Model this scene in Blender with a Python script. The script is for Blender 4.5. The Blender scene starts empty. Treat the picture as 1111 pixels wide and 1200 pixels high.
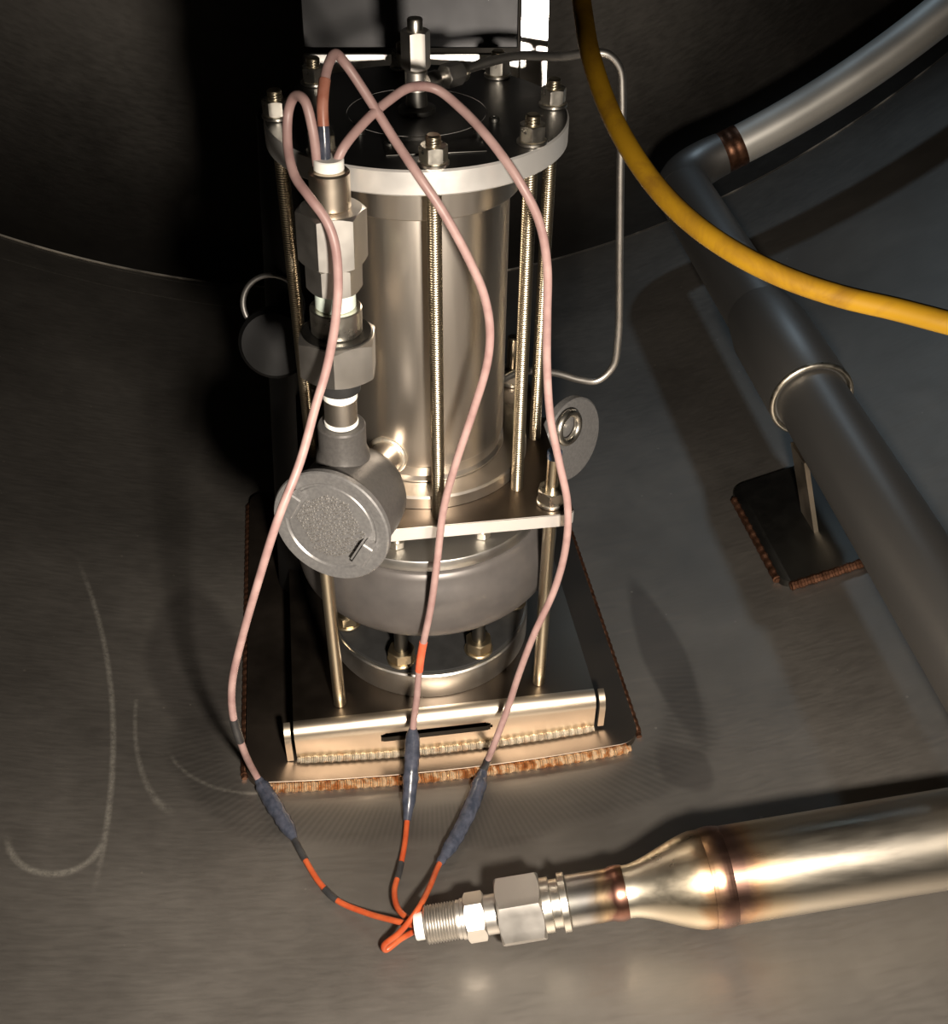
import bpy, bmesh, math, random
from mathutils import Vector, Matrix
random.seed(7)
PI = math.pi
scn = bpy.context.scene
COL = scn.collection

# ------------------------------------------------------------------ camera
cam_d = bpy.data.cameras.new('camera'); cam = bpy.data.objects.new('camera', cam_d); COL.objects.link(cam)
F_PX, PITCH, YAW, ROLL = 1273.06, 39.204, 8.991, 0.7189
cam_d.sensor_fit = 'VERTICAL'; cam_d.sensor_height = 24.0; cam_d.sensor_width = 24.0
cam_d.lens = 24.0 * F_PX / 1200.0
cam_d.clip_start = 0.01
_t, _p, _r = map(math.radians, (PITCH, YAW, ROLL))
_F = Vector((math.sin(_p)*math.cos(_t), math.cos(_p)*math.cos(_t), -math.sin(_t)))
_R = Vector((math.cos(_p), -math.sin(_p), 0)); _U = _R.cross(_F)
_r2 = _R*math.cos(_r) + _U*math.sin(_r); _u2 = _U*math.cos(_r) - _R*math.sin(_r)
M = Matrix((_r2, _u2, -_F)).transposed().to_4x4()
M.translation = Vector((-0.0938, -0.9322, 0.3222))
cam.matrix_world = M
scn.camera = cam

# ------------------------------------------------------------------ world, lights, exposure
w = bpy.data.worlds.new('world'); scn.world = w; w.use_nodes = True
w.node_tree.nodes['Background'].inputs[0].default_value = (0.5, 0.55, 0.62, 1)
w.node_tree.nodes['Background'].inputs[1].default_value = 0.0
def lamp(name, kind, loc, target, energy, color, **kw):
    d = bpy.data.lights.new(name, kind); o = bpy.data.objects.new(name, d); COL.objects.link(o)
    o.location = loc
    o.rotation_euler = (Vector(target)-Vector(loc)).to_track_quat('-Z', 'Y').to_euler()
    d.energy = energy; d.color = color
    for k, v in kw.items(): setattr(d, k, v)
    return o
# hand torch held low beside the photographer
lamp('torch_light', 'SPOT', (0.04, -0.97, 0.12), (0.05, -0.19, -0.53), 104, (1.0, 0.89, 0.76),
     shadow_soft_size=0.04, spot_size=math.radians(94), spot_blend=1.0)
# cool inspection lamp shining down from the upper right of the tank end
lamp('inspection_light', 'SPOT', (0.84, 1.34, 1.05), (0.70, 0.50, -0.55), 11, (0.62, 0.82, 1.0),
     shadow_soft_size=0.05, spot_size=math.radians(44), spot_blend=0.9)
scn.view_settings.view_transform = 'Standard'; scn.view_settings.look = 'None'
scn.view_settings.exposure = 0.0; scn.view_settings.gamma = 1.0
scn.view_settings.use_curve_mapping = False

# ------------------------------------------------------------------ node helpers
class NT:
    def __init__(s, name):
        s.m = bpy.data.materials.new(name); s.m.use_nodes = True
        s.t = s.m.node_tree; s.b = s.t.nodes['Principled BSDF']
    def n(s, typ, **kw):
        x = s.t.nodes.new(typ)
        for k, v in kw.items(): setattr(x, k, v)
        return x
    def l(s, a, b): s.t.links.new(a, b)
    def put(s, sock, v):
        if isinstance(v, bpy.types.NodeSocket): s.l(v, sock)
        else: sock.default_value = v
    def math(s, op, a, b=0.0, c=0.0, clamp=False):
        x = s.n('ShaderNodeMath', operation=op, use_clamp=clamp)
        s.put(x.inputs[0], a); s.put(x.inputs[1], b); s.put(x.inputs[2], c); return x.outputs[0]
    def mr(s, v, a, b, c=0.0, d=1.0, smooth=False):
        x = s.n('ShaderNodeMapRange'); x.interpolation_type = 'SMOOTHSTEP' if smooth else 'LINEAR'
        s.put(x.inputs[0], v)
        for i, q in enumerate((a, b, c, d)): s.put(x.inputs[i+1], q)
        return x.outputs[0]
    def pos(s): return s.n('ShaderNodeNewGeometry').outputs['Position']
    def xyz(s, v):
        x = s.n('ShaderNodeSeparateXYZ'); s.l(v, x.inputs[0]); return x.outputs
    def mapv(s, v, scale=(1, 1, 1), rot=(0, 0, 0), loc=(0, 0, 0)):
        x = s.n('ShaderNodeMapping'); s.l(v, x.inputs[0])
        x.inputs['Scale'].default_value = scale; x.inputs['Rotation'].default_value = rot; x.inputs['Location'].default_value = loc
        return x.outputs[0]
    def noise(s, v, scale, detail=4, rough=0.55, dist=0.0):
        x = s.n('ShaderNodeTexNoise'); s.l(v, x.inputs['Vector'])
        x.inputs['Scale'].default_value = scale; x.inputs['Detail'].default_value = detail
        x.inputs['Roughness'].default_value = rough; x.inputs['Distortion'].default_value = dist
        return x.outputs['Fac']
    def mix(s, f, a, b):
        x = s.n('ShaderNodeMix', data_type='RGBA'); s.put(x.inputs[0], f)
        for i, q in ((6, a), (7, b)):
            s.put(x.inputs[i], q if isinstance(q, bpy.types.NodeSocket) else (q[0], q[1], q[2], 1))
        return x.outputs[2]
    def ramp(s, f, stops):
        x = s.n('ShaderNodeValToRGB'); s.put(x.inputs[0], f); e = x.color_ramp.elements
        while len(e) < len(stops): e.new(0.5)
        for el, (p, c) in zip(e, stops): el.position = p; el.color = (c[0], c[1], c[2], 1)
        return x.outputs[0]
    def bump(s, h, strength=0.3, dist=0.001):
        x = s.n('ShaderNodeBump'); s.put(x.inputs['Height'], h)
        x.inputs['Strength'].default_value = strength; x.inputs['Distance'].default_value = dist
        s.l(x.outputs[0], s.b.inputs['Normal']); return x
    def set(s, color=None, metal=0.0, rough=0.5, **kw):
        if color is not None: s.put(s.b.inputs['Base Color'], color if isinstance(color, bpy.types.NodeSocket) else (*color, 1))
        s.put(s.b.inputs['Metallic'], metal); s.put(s.b.inputs['Roughness'], rough)
        for k, v in kw.items(): s.put(s.b.inputs[k], v)
        return s.m

def metal(name, c1, c2, rough=0.35, rv=0.1, scale=40, stretch=(1, 1, 1), bump=0.05, metallic=1.0):
    t = NT(name); v = t.mapv(t.n('ShaderNodeTexCoord').outputs['Object'], stretch)
    n = t.noise(v, scale, 5); n2 = t.noise(v, scale*0.13, 3)
    col = t.mix(t.mr(n2, .3, .7), c1, c2)
    t.set(col, metallic, t.mr(n, .25, .75, rough-rv, rough+rv))
    if bump: t.bump(n, bump, 0.0006)
    return t.m
def plain(name, c1, c2, rough=0.5, scale=60, bump=0.1, **kw):
    t = NT(name); v = t.n('ShaderNodeTexCoord').outputs['Object']
    n = t.noise(v, scale, 5)
    t.set(t.mix(t.mr(n, .35, .65), c1, c2), 0.0, rough, **kw)
    if bump: t.bump(n, bump, 0.0005)
    return t.m

def tank_material(name, marks, k=1.0):
    t = NT(name); P = t.pos(); X, Y, Z = t.xyz(P)
    big = t.noise(t.mapv(P, (1.0, 1.0, .6)), 2.6, 5, .6)
    cloud = t.noise(P, 9.0, 6, .62, .6)
    grain = t.noise(t.mapv(P, (40, 260, 40)), 1.0, 3)
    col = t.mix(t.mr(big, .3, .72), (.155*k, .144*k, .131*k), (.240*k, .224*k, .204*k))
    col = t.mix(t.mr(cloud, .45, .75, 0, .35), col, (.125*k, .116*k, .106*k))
    rough = t.math('ADD', t.mr(big, .3, .7, .49 if marks else .36, .59 if marks else .44), t.mr(grain, .3, .7, -.035, .035))
    hgt = t.math('MULTIPLY', grain, 0.25)
    if marks:
        # grinder polish: thin bright arcs on the floor plate (centre, radius, width, angle window)
        acc = None
        for cx, cy, rx, ry, wd, a0, a1, st in ARCS:
            dx = t.math('SUBTRACT', X, cx); dy = t.math('SUBTRACT', Y, cy)
            ex = t.math('DIVIDE', dx, rx); ey = t.math('DIVIDE', dy, ry)
            rr = t.math('SQRT', t.math('ADD', t.math('MULTIPLY', ex, ex), t.math('MULTIPLY', ey, ey)))
            d = t.math('MULTIPLY', t.math('ABSOLUTE', t.math('SUBTRACT', rr, 1.0)), min(rx, ry))
            line = t.mr(d, 0.0, wd, 1.0, 0.0, True)
            ang = t.math('ARCTAN2', ey, ex)
            mid = (a0+a1)/2; half = (a1-a0)/2
            dm = t.math('ABSOLUTE', t.math('SUBTRACT', ang, mid))
            win = t.mr(dm, half*.55, half, 1.0, 0.0, True)
            m = t.math('MULTIPLY', t.math('MULTIPLY', line, win), st)
            acc = m if acc is None else t.math('MAXIMUM', acc, m)
        brk = t.noise(t.mapv(P, (1, 1, 1)), 160, 3, .7)
        acc = t.math('MULTIPLY', acc, t.mr(brk, .35, .62, .25, 1.0))
        col = t.mix(acc, col, (.95, .90, .80))
        rough = t.math('SUBTRACT', rough, t.math('MULTIPLY', acc, .12))
        # dark heat-tinted grinding leaves beside the pad
        lv = None
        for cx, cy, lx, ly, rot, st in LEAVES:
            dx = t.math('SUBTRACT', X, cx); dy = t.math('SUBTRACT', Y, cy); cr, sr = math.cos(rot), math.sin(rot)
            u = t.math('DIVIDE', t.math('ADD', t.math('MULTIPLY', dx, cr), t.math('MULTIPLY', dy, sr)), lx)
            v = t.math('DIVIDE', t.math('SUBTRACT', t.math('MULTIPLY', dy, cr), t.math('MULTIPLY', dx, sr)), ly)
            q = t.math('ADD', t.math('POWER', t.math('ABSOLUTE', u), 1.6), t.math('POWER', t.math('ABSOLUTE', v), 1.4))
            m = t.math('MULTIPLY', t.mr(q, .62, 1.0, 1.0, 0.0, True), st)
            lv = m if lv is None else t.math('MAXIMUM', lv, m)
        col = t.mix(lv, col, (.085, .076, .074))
        # hatch-ground halo around the pad: a band of short radial strokes
        dx = t.math('MAXIMUM', t.math('SUBTRACT', t.math('ABSOLUTE', X), .16), 0.0)
        dy = t.math('MAXIMUM', t.math('SUBTRACT', -0.10, Y), 0.0)
        hd = t.math('SQRT', t.math('ADD', t.math('MULTIPLY', dx, dx), t.math('MULTIPLY', dy, dy)))
        wob = t.noise(P, 5.0, 2)
        hd = t.math('ADD', hd, t.mr(wob, .3, .7, -.02, .02))
        band = t.math('MULTIPLY', t.mr(hd, .10, .125, 0, 1, True), t.mr(hd, .15, .172, 1, 0, True))
        band = t.math('MULTIPLY', band, t.mr(Y, -.12, -.02, 1, 0, True))
        ang = t.math('ARCTAN2', t.math('ADD', Y, .02), X)
        st = t.noise(t.mapv(P, (1, 1, 1)), 1.0, 0)
        stripe = t.math('SINE', t.math('MULTIPLY', ang, 260.0))
        bandh = t.math('MULTIPLY', band, t.mr(stripe, -1, 1, .65, 1.0))
        col = t.mix(t.math('MULTIPLY', bandh, .55), col, (.10, .092, .085))
        hgt = t.math('ADD', hgt, t.math('MULTIPLY', t.math('MULTIPLY', band, stripe), .18))
        # small specks of spatter
        vor = t.n('ShaderNodeTexVoronoi'); t.l(P, vor.inputs['Vector']); vor.inputs['Scale'].default_value = 26
        sp = t.mr(vor.outputs['Distance'], .035, .05, 1, 0)
        col = t.mix(t.math('MULTIPLY', sp, .35), col, (.5, .46, .4))
    t.set(col, .93, rough)
    t.bump(hgt, .18, .0006)
    return t.m

# ------------------------------------------------------------------ materials
ARCS = [(-1.40, -.21, 1.04, 1.04, .0045, -.10, .40, .75),
        (-.405, -.235, .044, .045, .0050, -3.2, .25, .75),
        (-.29, -.05, .056, .155, .0035, -3.5, -1.6, .4),
        (-.21, -.10, .10, .082, .0035, -2.9, -1.3, .6),
        (-.62, .93, .62, .06, .003, .6, 2.6, .35),
        (-.55, .85, .55, .07, .003, .5, 2.4, .3)]
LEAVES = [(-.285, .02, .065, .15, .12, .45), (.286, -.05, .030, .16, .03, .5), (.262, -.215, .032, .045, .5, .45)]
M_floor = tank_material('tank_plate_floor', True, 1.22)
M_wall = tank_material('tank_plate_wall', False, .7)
M_cyl = metal('housing_brushed_steel', (.56, .50, .43), (.68, .62, .55), .36, .07, 30, (1, 1, .08), .03)
M_mach = metal('machined_steel', (.84, .82, .79), (.90, .88, .85), .38, .05, 60, (1, 1, 1), .02, .7)
M_top_shaded = metal('flange_shaded_face', (.10, .10, .102), (.14, .14, .142), .34, .04, 50, (1, 1, 1), .03)  # same flange steel, darkened to paint shade onto its upper face
M_nut = metal('nut_steel', (.70, .66, .58), (.80, .76, .68), .30, .06, 80, (1, 1, 1), .02)
M_brass = metal('warm_nut_steel', (.52, .42, .27), (.62, .52, .36), .34, .06, 80, (1, 1, 1), .02)
M_fit = metal('fitting_steel', (.60, .57, .53), (.72, .69, .65), .40, .05, 40, (1, 1, 1), .04)
M_plate = metal('bracket_steel', (.58, .49, .38), (.70, .61, .50), .34, .08, 25, (.2, 1, 1), .04)
M_plate_top_shaded = metal('plate_shaded_face', (.13, .105, .083), (.18, .148, .12), .36, .06, 30, (1, 1, 1), .03)  # plate and bracket steel with the top's shade put into the colour
M_stub = metal('near_black_steel', (.02, .02, .021), (.03, .03, .03), .5, .05, 50, (1, 1, 1), .05, .9)  # near-black steel for the riser, its stub and cap
M_pipe_dark = metal('pipe_dark_steel', (.17, .165, .16), (.25, .24, .225), .46, .06, 20, (1, .1, 1), .05, .85)
M_pipe_bright = metal('pipe_polished_steel', (.66, .65, .62), (.82, .80, .75), .40, .08, 30, (.3, 1, .3), .06, .7)
M_strip = metal('bar_bright_steel', (.86, .85, .82), (.92, .91, .88), .20, .03, 20, (1, 1, .1), .0, .9)
M_rail = metal('rail_bright_steel', (.86, .85, .82), (.92, .91, .88), .30, .03, 20, (1, 1, 1), .0, .9)
M_panel = metal('panel_dull_steel', (.030, .030, .032), (.045, .045, .045), .46, .06, 8, (1, 1, 1), .1)
M_cast = plain('cast_grey_paint', (.085, .080, .077), (.105, .099, .094), .42, 300, .25, Metallic=.35)
M_cover = plain('cast_grey_cover', (.20, .195, .195), (.25, .245, .24), .36, 300, .15, Metallic=.5)
M_emb = plain('embossed_metal', (.42, .40, .38), (.5, .48, .45), .3, 200, 0, Metallic=.8)
M_bowl = plain('grey_satin_casing', (.115, .106, .102), (.140, .128, .122), .42, 40, .05, Metallic=.45)
M_ring = metal('bowl_ring_steel', (.55, .53, .50), (.62, .60, .57), .38, .05, 50, (1, 1, 1), .02)
M_black = plain('black_rubber', (.008, .008, .008), (.014, .014, .014), .8, 60, .05)
M_dark = metal('dark_steel', (.07, .068, .065), (.10, .098, .09), .42, .05, 50)
M_ptfe = plain('white_ptfe', (.80, .79, .74), (.86, .85, .80), .4, 60, .02)
M_ptfe_g = plain('pale_green_tape', (.62, .72, .64), (.70, .78, .70), .45, 60, .1)
M_rust = plain('rusty_red_sleeve', (.26, .085, .05), (.38, .17, .12), .4, 60, .05)
M_pink = plain('pink_silicone', (.29, .175, .165), (.40, .265, .245), .45, 45, .15)
M_redw = plain('red_sleeve', (.62, .10, .045), (.72, .15, .07), .4, 60, .05)
M_bandk = plain('black_tape', (.02, .02, .022), (.035, .035, .036), .4, 60, .1)
M_shrink = plain('grey_heat_shrink', (.030, .036, .052), (.065, .070, .095), .26, 110, .6)
M_orange = plain('orange_wire', (.36, .055, .016), (.46, .095, .03), .38, 60, .05)
M_blue = plain('blue_cap', (.01, .03, .07), (.02, .05, .1), .4, 60, .0)
M_weldring = metal('bright_weld', (.72, .66, .54), (.85, .80, .70), .34, .1, 120, (1, 1, 1), .3)

def mk_yellow():
    t = NT('yellow_cable_jacket'); v = t.n('ShaderNodeTexCoord').outputs['Object']
    n = t.noise(v, 28, 5, .65, .6)
    c = t.mix(t.mr(n, .48, .72), (.33, .175, .007), (.17, .08, .010))
    t.set(c, 0, .45); t.bump(t.noise(v, 120, 3), .15, .0005); return t.m
M_yellow = mk_yellow()
def mk_rod():
    t = NT('threaded_rod_steel'); P = t.pos(); X, Y, Z = t.xyz(P)
    s = t.math('SINE', t.math('MULTIPLY', Z, 2*PI/.0022))
    t.set(t.mix(t.noise(P, 60, 3), (.48, .41, .29), (.66, .58, .44)), 1.0, .30)
    t.bump(s, .5, .0006); return t.m
M_rod = mk_rod()
def mk_seam():
    t = NT('seam_weld'); P = t.pos(); n = t.noise(P, 6, 3, .6); n2 = t.noise(P, 90, 3)
    c = t.mix(t.mr(n, .48, .62), (.10, .095, .088), (.75, .70, .62))
    t.set(c, .9, .4); t.bump(n2, .3, .0006); return t.m
M_seam = mk_seam()
M_rod_plain = metal('rod_steel', (.52, .45, .33), (.64, .57, .44), .28, .06, 40, (1, 1, .1), .03)
def mk_thread_x():
    t = NT('pipe_thread_steel'); P = t.pos(); X, Y, Z = t.xyz(P)
    s = t.math('SINE', t.math('MULTIPLY', X, 2*PI/.0026))
    t.set((.55, .52, .46), 1.0, .3); t.bump(s, .7, .0009); return t.m
M_thread = mk_thread_x()
def mk_weld(name, cols, rough=.35):
    t = NT(name); P = t.pos(); n = t.noise(P, 75, 4, .6)
    t.set(t.ramp(t.mr(n, .3, .7), cols), .9, rough); t.bump(t.noise(P, 500, 3), .3, .0006); return t.m
M_weld = mk_weld('copper_tint_weld', [(0, (.42, .17, .06)), (.35, (.66, .32, .13)), (.65, (.90, .70, .48)), (1, (.78, .48, .26))])
M_weld_s = mk_weld('silver_weld', [(0, (.66, .55, .42)), (.5, (.95, .88, .74)), (1, (.80, .60, .42))])
M_weld_d = mk_weld('dark_brown_weld', [(0, (.06, .028, .016)), (.5, (.13, .06, .035)), (1, (.20, .10, .06))], .42)
M_pad = metal('pad_steel', (.105, .085, .070), (.16, .13, .105), .44, .07, 14, (1, 1, 1), .06)
def mk_heat():      # heat tint left by the welds along the conduit pipe (runs with the pipe's length)
    t = NT('heat_tinted_pipe'); P = t.pos(); X, Y, Z = t.xyz(P)
    n = t.noise(P, 26, 4, .6, .5)
    x = t.math('ADD', t.math('ADD', X, .016), t.mr(n, .3, .7, -.006, .006))
    base = (.74, .69, .58)
    c = t.ramp(t.mr(x, .09, .40), [
        (0.00, (.30, .17, .12)), (.09, (.50, .26, .16)), (.13, (.74, .52, .32)), (.20, base),
        (.405, (.72, .62, .46)), (.445, (.60, .38, .22)), (.49, (.30, .17, .13)), (.54, (.30, .18, .14)),
        (.575, (.62, .38, .22)), (.62, (.72, .58, .40)), (.72, (.66, .60, .50)), (1.0, (.62, .57, .49))])
    st = t.noise(t.mapv(P, (6, 60, 60)), 1.0, 4, .6)
    t.set(t.mix(t.mr(st, .55, .8, 0, .3), c, (.25, .20, .15)), 1.0, t.mr(st, .3, .7, .26, .38)); return t.m
M_heat = mk_heat()
def mk_sleeve():
    t = NT('heat_blued_sleeve'); P = t.pos(); X, Y, Z = t.xyz(P)
    n = t.noise(P, 30, 3, .5, .4); x = t.math('ADD', X, t.mr(n, .3, .7, -.008, .008))
    c = t.ramp(t.mr(x, .085, .146), [(0, (.62, .60, .55)), (.25, (.46, .44, .42)), (.48, (.34, .27, .20)), (.62, (.50, .36, .22)), (.74, (.24, .12, .09)), (.9, (.34, .17, .12)), (1, (.55, .32, .18))])
    t.set(c, 1.0, .30); t.bump(n, .1, .0006); return t.m
M_heat_dk = mk_sleeve()

# ------------------------------------------------------------------ object helpers
ORG = {}
def finish(me, smooth=True, ang=35):
    if smooth:
        me.shade_smooth(); me.set_sharp_from_angle(angle=math.radians(ang))
    return me
def tag(o, label=None, cat=None, group=None, kind=None):
    if label: o['label'] = label
    if cat: o['category'] = cat
    if group: o['group'] = group
    if kind: o['kind'] = kind
    return o
def root(name, loc, label, cat, group=None):
    o = bpy.data.objects.new(name, None); COL.objects.link(o); o.location = loc
    o.empty_display_size = .05
    ORG[o] = Vector(loc); return tag(o, label, cat, group)
def obj(name, bm, mat, parent=None, smooth=True, ang=35, **tags):
    if bm.verts:
        lo = Vector((min(v.co[i] for v in bm.verts) for i in range(3))); hi = Vector((max(v.co[i] for v in bm.verts) for i in range(3)))
        c = (lo+hi)/2
    else: c = Vector()
    bmesh.ops.translate(bm, verts=bm.verts, vec=-c)
    bmesh.ops.recalc_face_normals(bm, faces=bm.faces)
    me = bpy.data.meshes.new(name); bm.to_mesh(me); bm.free(); finish(me, smooth, ang)
    me.materials.append(mat)
    o = bpy.data.objects.new(name, me); COL.objects.link(o); ORG[o] = c
    o.location = c - (ORG[parent] if parent else Vector())
    if parent: o.parent = parent
    return tag(o, **tags)
def inst(src, offset, parent, rotz=0.0, name=None):
    """copy of a part sharing mesh data, moved by offset in the world (or to rotz about its own origin)"""
    o = src.copy(); COL.objects.link(o); ORG[o] = ORG[src]+Vector(offset)
    o.parent = parent; o.location = ORG[o] - ORG[parent]; o.rotation_euler = (0, 0, rotz)
    return o

def basis(axis, xhint=(1, 0, 0)):
    z = Vector(axis).normalized(); x = Vector(xhint); x = x - z*x.dot(z)
    if x.length < 1e-4: x = Vector((0, 1, 0)) - z*z.y
    x.normalize(); y = z.cross(x)
    return Matrix((x, y, z)).transposed()
def lathe(profile, loc=(0, 0, 0), axis=(0, 0, 1), segs=56, bm=None, cap=True, hexf=None, xhint=(1, 0, 0)):
    bm = bm or bmesh.new(); B = basis(axis, xhint); L = Vector(loc); rings = []
    for r, z in profile:
        if r < 1e-6: rings.append([bm.verts.new(L + B @ Vector((0, 0, z)))]); continue
        rings.append([bm.verts.new(L + B @ Vector((r*math.cos(2*PI*i/segs), r*math.sin(2*PI*i/segs), z))) for i in range(segs)])
    for a, b in zip(rings, rings[1:]):
        for i in range(segs):
            j = (i+1) % segs
            if len(a) == 1 and len(b) == 1: continue
            if len(a) == 1: bm.faces.new((a[0], b[i], b[j]))
            elif len(b) == 1: bm.faces.new((a[i], b[0], a[j]))
            else: bm.faces.new((a[i], b[i], b[j], a[j]))
    if cap:
        for rg in (rings[0], rings[-1]):
            if len(rg) > 2: bm.faces.new(rg)
    return bm
def cyl(r, z0, z1, ch=.0008, **kw):
    return lathe([(r-ch, z0), (r, z0+ch), (r, z1-ch), (r-ch, z1)], **kw)
def hexnut(rc, h, loc=(0, 0, 0), axis=(0, 0, 1), rot=0.0, bm=None, both=True, bore=0.0):
    """hexagon with 30 degree chamfered corners; rc = corner radius"""
    bm = bm or bmesh.new(); B = basis(axis); L = Vector(loc); n = 48; ri = rc*math.cos(PI/6)*.985
    def rho(a):
        t = (a % (PI/3)) - PI/6
        return min(rc*math.cos(PI/6)/math.cos(t), rc*.985)
    rows = [[], [], [], []]
    for i in range(n):
        a = 2*PI*i/n; p = rho(a); d = max(p-ri, 0)*.62
        ca, sa = math.cos(a+rot), math.sin(a+rot)
        for k, (r, z) in enumerate(((ri, 0), (p, d if both else 0), (p, h-d), (ri, h))):
            rows[k].append(bm.verts.new(L + B @ Vector((r*ca, r*sa, z))))
    for a, b in zip(rows, rows[1:]):
        for i in range(n): bm.faces.new((a[i], b[i], b[(i+1) % n], a[(i+1) % n]))
    bm.faces.new(rows[0]); bm.faces.new(rows[-1])
    bmesh.ops.remove_doubles(bm, verts=bm.verts, dist=1e-6)
    return bm
def box(x0, x1, y0, y1, z0, z1, bev=0.0, bm=None, seg=2):
    bm2 = bmesh.new()
    bmesh.ops.create_cube(bm2, size=1, matrix=Matrix.Translation(((x0+x1)/2, (y0+y1)/2, (z0+z1)/2)) @ Matrix.Diagonal((x1-x0, y1-y0, z1-z0, 1)))
    if bev: bmesh.ops.bevel(bm2, geom=bm2.edges[:], offset=bev, segments=seg, profile=.5, affect='EDGES')
    if bm is None: return bm2
    me = bpy.data.meshes.new('t'); bm2.to_mesh(me); bm.from_mesh(me); bpy.data.meshes.remove(me); bm2.free(); return bm
def catmull(pts, n=8):
    P = [Vector(p) for p in pts]; P = [P[0]*2-P[1]] + P + [P[-1]*2-P[-2]]; out = []
    for i in range(1, len(P)-2):
        p0, p1, p2, p3 = P[i-1:i+3]
        t0 = 0; t1 = (p1-p0).length**.5; t2 = t1+(p2-p1).length**.5; t3 = t2+(p3-p2).length**.5
        for k in range(n):
            t = t1+(t2-t1)*k/n
            a1 = p0*((t1-t)/(t1-t0))+p1*((t-t0)/(t1-t0)); a2 = p1*((t2-t)/(t2-t1))+p2*((t-t1)/(t2-t1)); a3 = p2*((t3-t)/(t3-t2))+p3*((t-t2)/(t3-t2))
            b1 = a1*((t2-t)/(t2-t0))+a2*((t-t0)/(t2-t0)); b2 = a2*((t3-t)/(t3-t1))+a3*((t-t1)/(t3-t1))
            out.append(b1*((t2-t)/(t2-t1))+b2*((t-t1)/(t2-t1)))
    out.append(P[-2]); return out
def sweep(path, r, segs=12, bm=None, cap=True):
    """tube along a list of points; r number or function of i/(n-1)"""
    bm = bm or bmesh.new(); n = len(path); T = []
    for i in range(n): T.append((path[min(i+1, n-1)]-path[max(i-1, 0)]).normalized())
    u = T[0].orthogonal().normalized(); rings = []
    for i in range(n):
        u = (u - T[i]*u.dot(T[i])).normalized(); v = T[i].cross(u)
        rr = r(i/(n-1)) if callable(r) else r
        rings.append([bm.verts.new(path[i]+(u*math.cos(2*PI*k/segs)+v*math.sin(2*PI*k/segs))*rr) for k in range(segs)])
    for a, b in zip(rings, rings[1:]):
        for k in range(segs): bm.faces.new((a[k], b[k], b[(k+1) % segs], a[(k+1) % segs]))
    if cap: bm.faces.new(rings[0]); bm.faces.new(rings[-1])
    return bm
def bead(path, r, pitch=.004, flat=1.0):
    """stack-of-coins weld bead"""
    L = [0]
    for a, b in zip(path, path[1:]): L.append(L[-1]+(b-a).length)
    n = max(8, int(L[-1]/pitch*5)); pts = []; j = 0
    for i in range(n+1):
        s = L[-1]*i/n
        while j < len(L)-2 and L[j+1] < s: j += 1
        f = (s-L[j])/max(L[j+1]-L[j], 1e-9); pts.append(path[j].lerp(path[j+1], f))
    ph = random.random()
    def rad(t):
        k = t*L[-1]/pitch+ph
        return r*(.84+.22*(k % 1.0)+.08*math.sin(k*1.7))*(1 if .01 < t < .99 else .7)
    return sweep(pts, rad, 8)
def extrude_poly(pts, z0, z1, bev=0.0, tf=None):
    bm = bmesh.new(); vs = [bm.verts.new((x, y, z0)) for x, y in pts]; f = bm.faces.new(vs)
    r = bmesh.ops.extrude_face_region(bm, geom=[f])
    bmesh.ops.translate(bm, verts=[g for g in r['geom'] if isinstance(g, bmesh.types.BMVert)], vec=(0, 0, z1-z0))
    if bev: bmesh.ops.bevel(bm, geom=bm.edges[:], offset=bev, segments=2, affect='EDGES')
    return bm

# ------------------------------------------------------------------ the tank (horizontal cylinder, axis along Y)
XC, ZC, RS = 0.02, 0.9205, 1.6045
Y0, Y1, TH = -2.6, 1.0, 0.010
def shell_z(x, off=0.0): return ZC - math.sqrt((RS-off)**2-(x-XC)**2)
def shell_pt(x, y, off=0.0): return Vector((x, y, shell_z(x, off)))
def shell_sector(a0, a1, na, ny=24):
    bm = bmesh.new(); g = []
    for k, R in ((0, RS), (1, RS+TH)):
        g.append([[bm.verts.new((XC+R*math.sin(a0+(a1-a0)*i/na), Y0+(Y1-Y0)*j/ny, ZC-R*math.cos(a0+(a1-a0)*i/na))) for j in range(ny+1)] for i in range(na+1)])
    for q in g:
        for i in range(na):
            for j in range(ny): bm.faces.new((q[i][j], q[i+1][j], q[i+1][j+1], q[i][j+1]))
    for i in range(na):
        for j in (0, ny): bm.faces.new((g[0][i][j], g[0][i+1][j], g[1][i+1][j], g[1][i][j]))
    for j in range(ny):
        for i in (0, na): bm.faces.new((g[0][i][j], g[0][i][j+1], g[1][i][j+1], g[1][i][j]))
    return bm
RD = math.radians
obj('floor', shell_sector(RD(-48), RD(48), 64), M_floor, label='dull stainless steel curved tank floor with grinding marks', kind='structure')
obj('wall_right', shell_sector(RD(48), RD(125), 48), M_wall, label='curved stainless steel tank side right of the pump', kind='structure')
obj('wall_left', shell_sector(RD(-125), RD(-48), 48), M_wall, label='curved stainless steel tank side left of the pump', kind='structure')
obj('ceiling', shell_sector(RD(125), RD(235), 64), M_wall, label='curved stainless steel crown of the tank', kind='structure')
def head(yb, depth, sgn):
    bm = bmesh.new(); prof = []
    n = 22
    for k, (R, D) in enumerate(((RS, depth), (RS+TH, depth+TH))):
        seq = [(R*math.cos(PI/2*i/n), D*math.sin(PI/2*i/n)) for i in range(n+1)]
        seq[-1] = (0.0, D)
        prof += seq if k == 0 else seq[::-1]
    return lathe([(r, y*sgn) for r, y in prof], (XC, yb, ZC), (0, 1, 0), 96, bm, cap=False)
obj('wall_back', head(Y1, .62, 1), M_wall, label='dished stainless steel tank end behind the pump', kind='structure')
obj('wall_front', head(Y0, .62, -1), M_wall, label='dished stainless steel tank end behind the photographer', kind='structure')
path = [Vector((XC+(RS-.0005)*math.sin(RD(a)), Y1, ZC-(RS-.0005)*math.cos(RD(a)))) for a in range(-100, 101, 1)]
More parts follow.
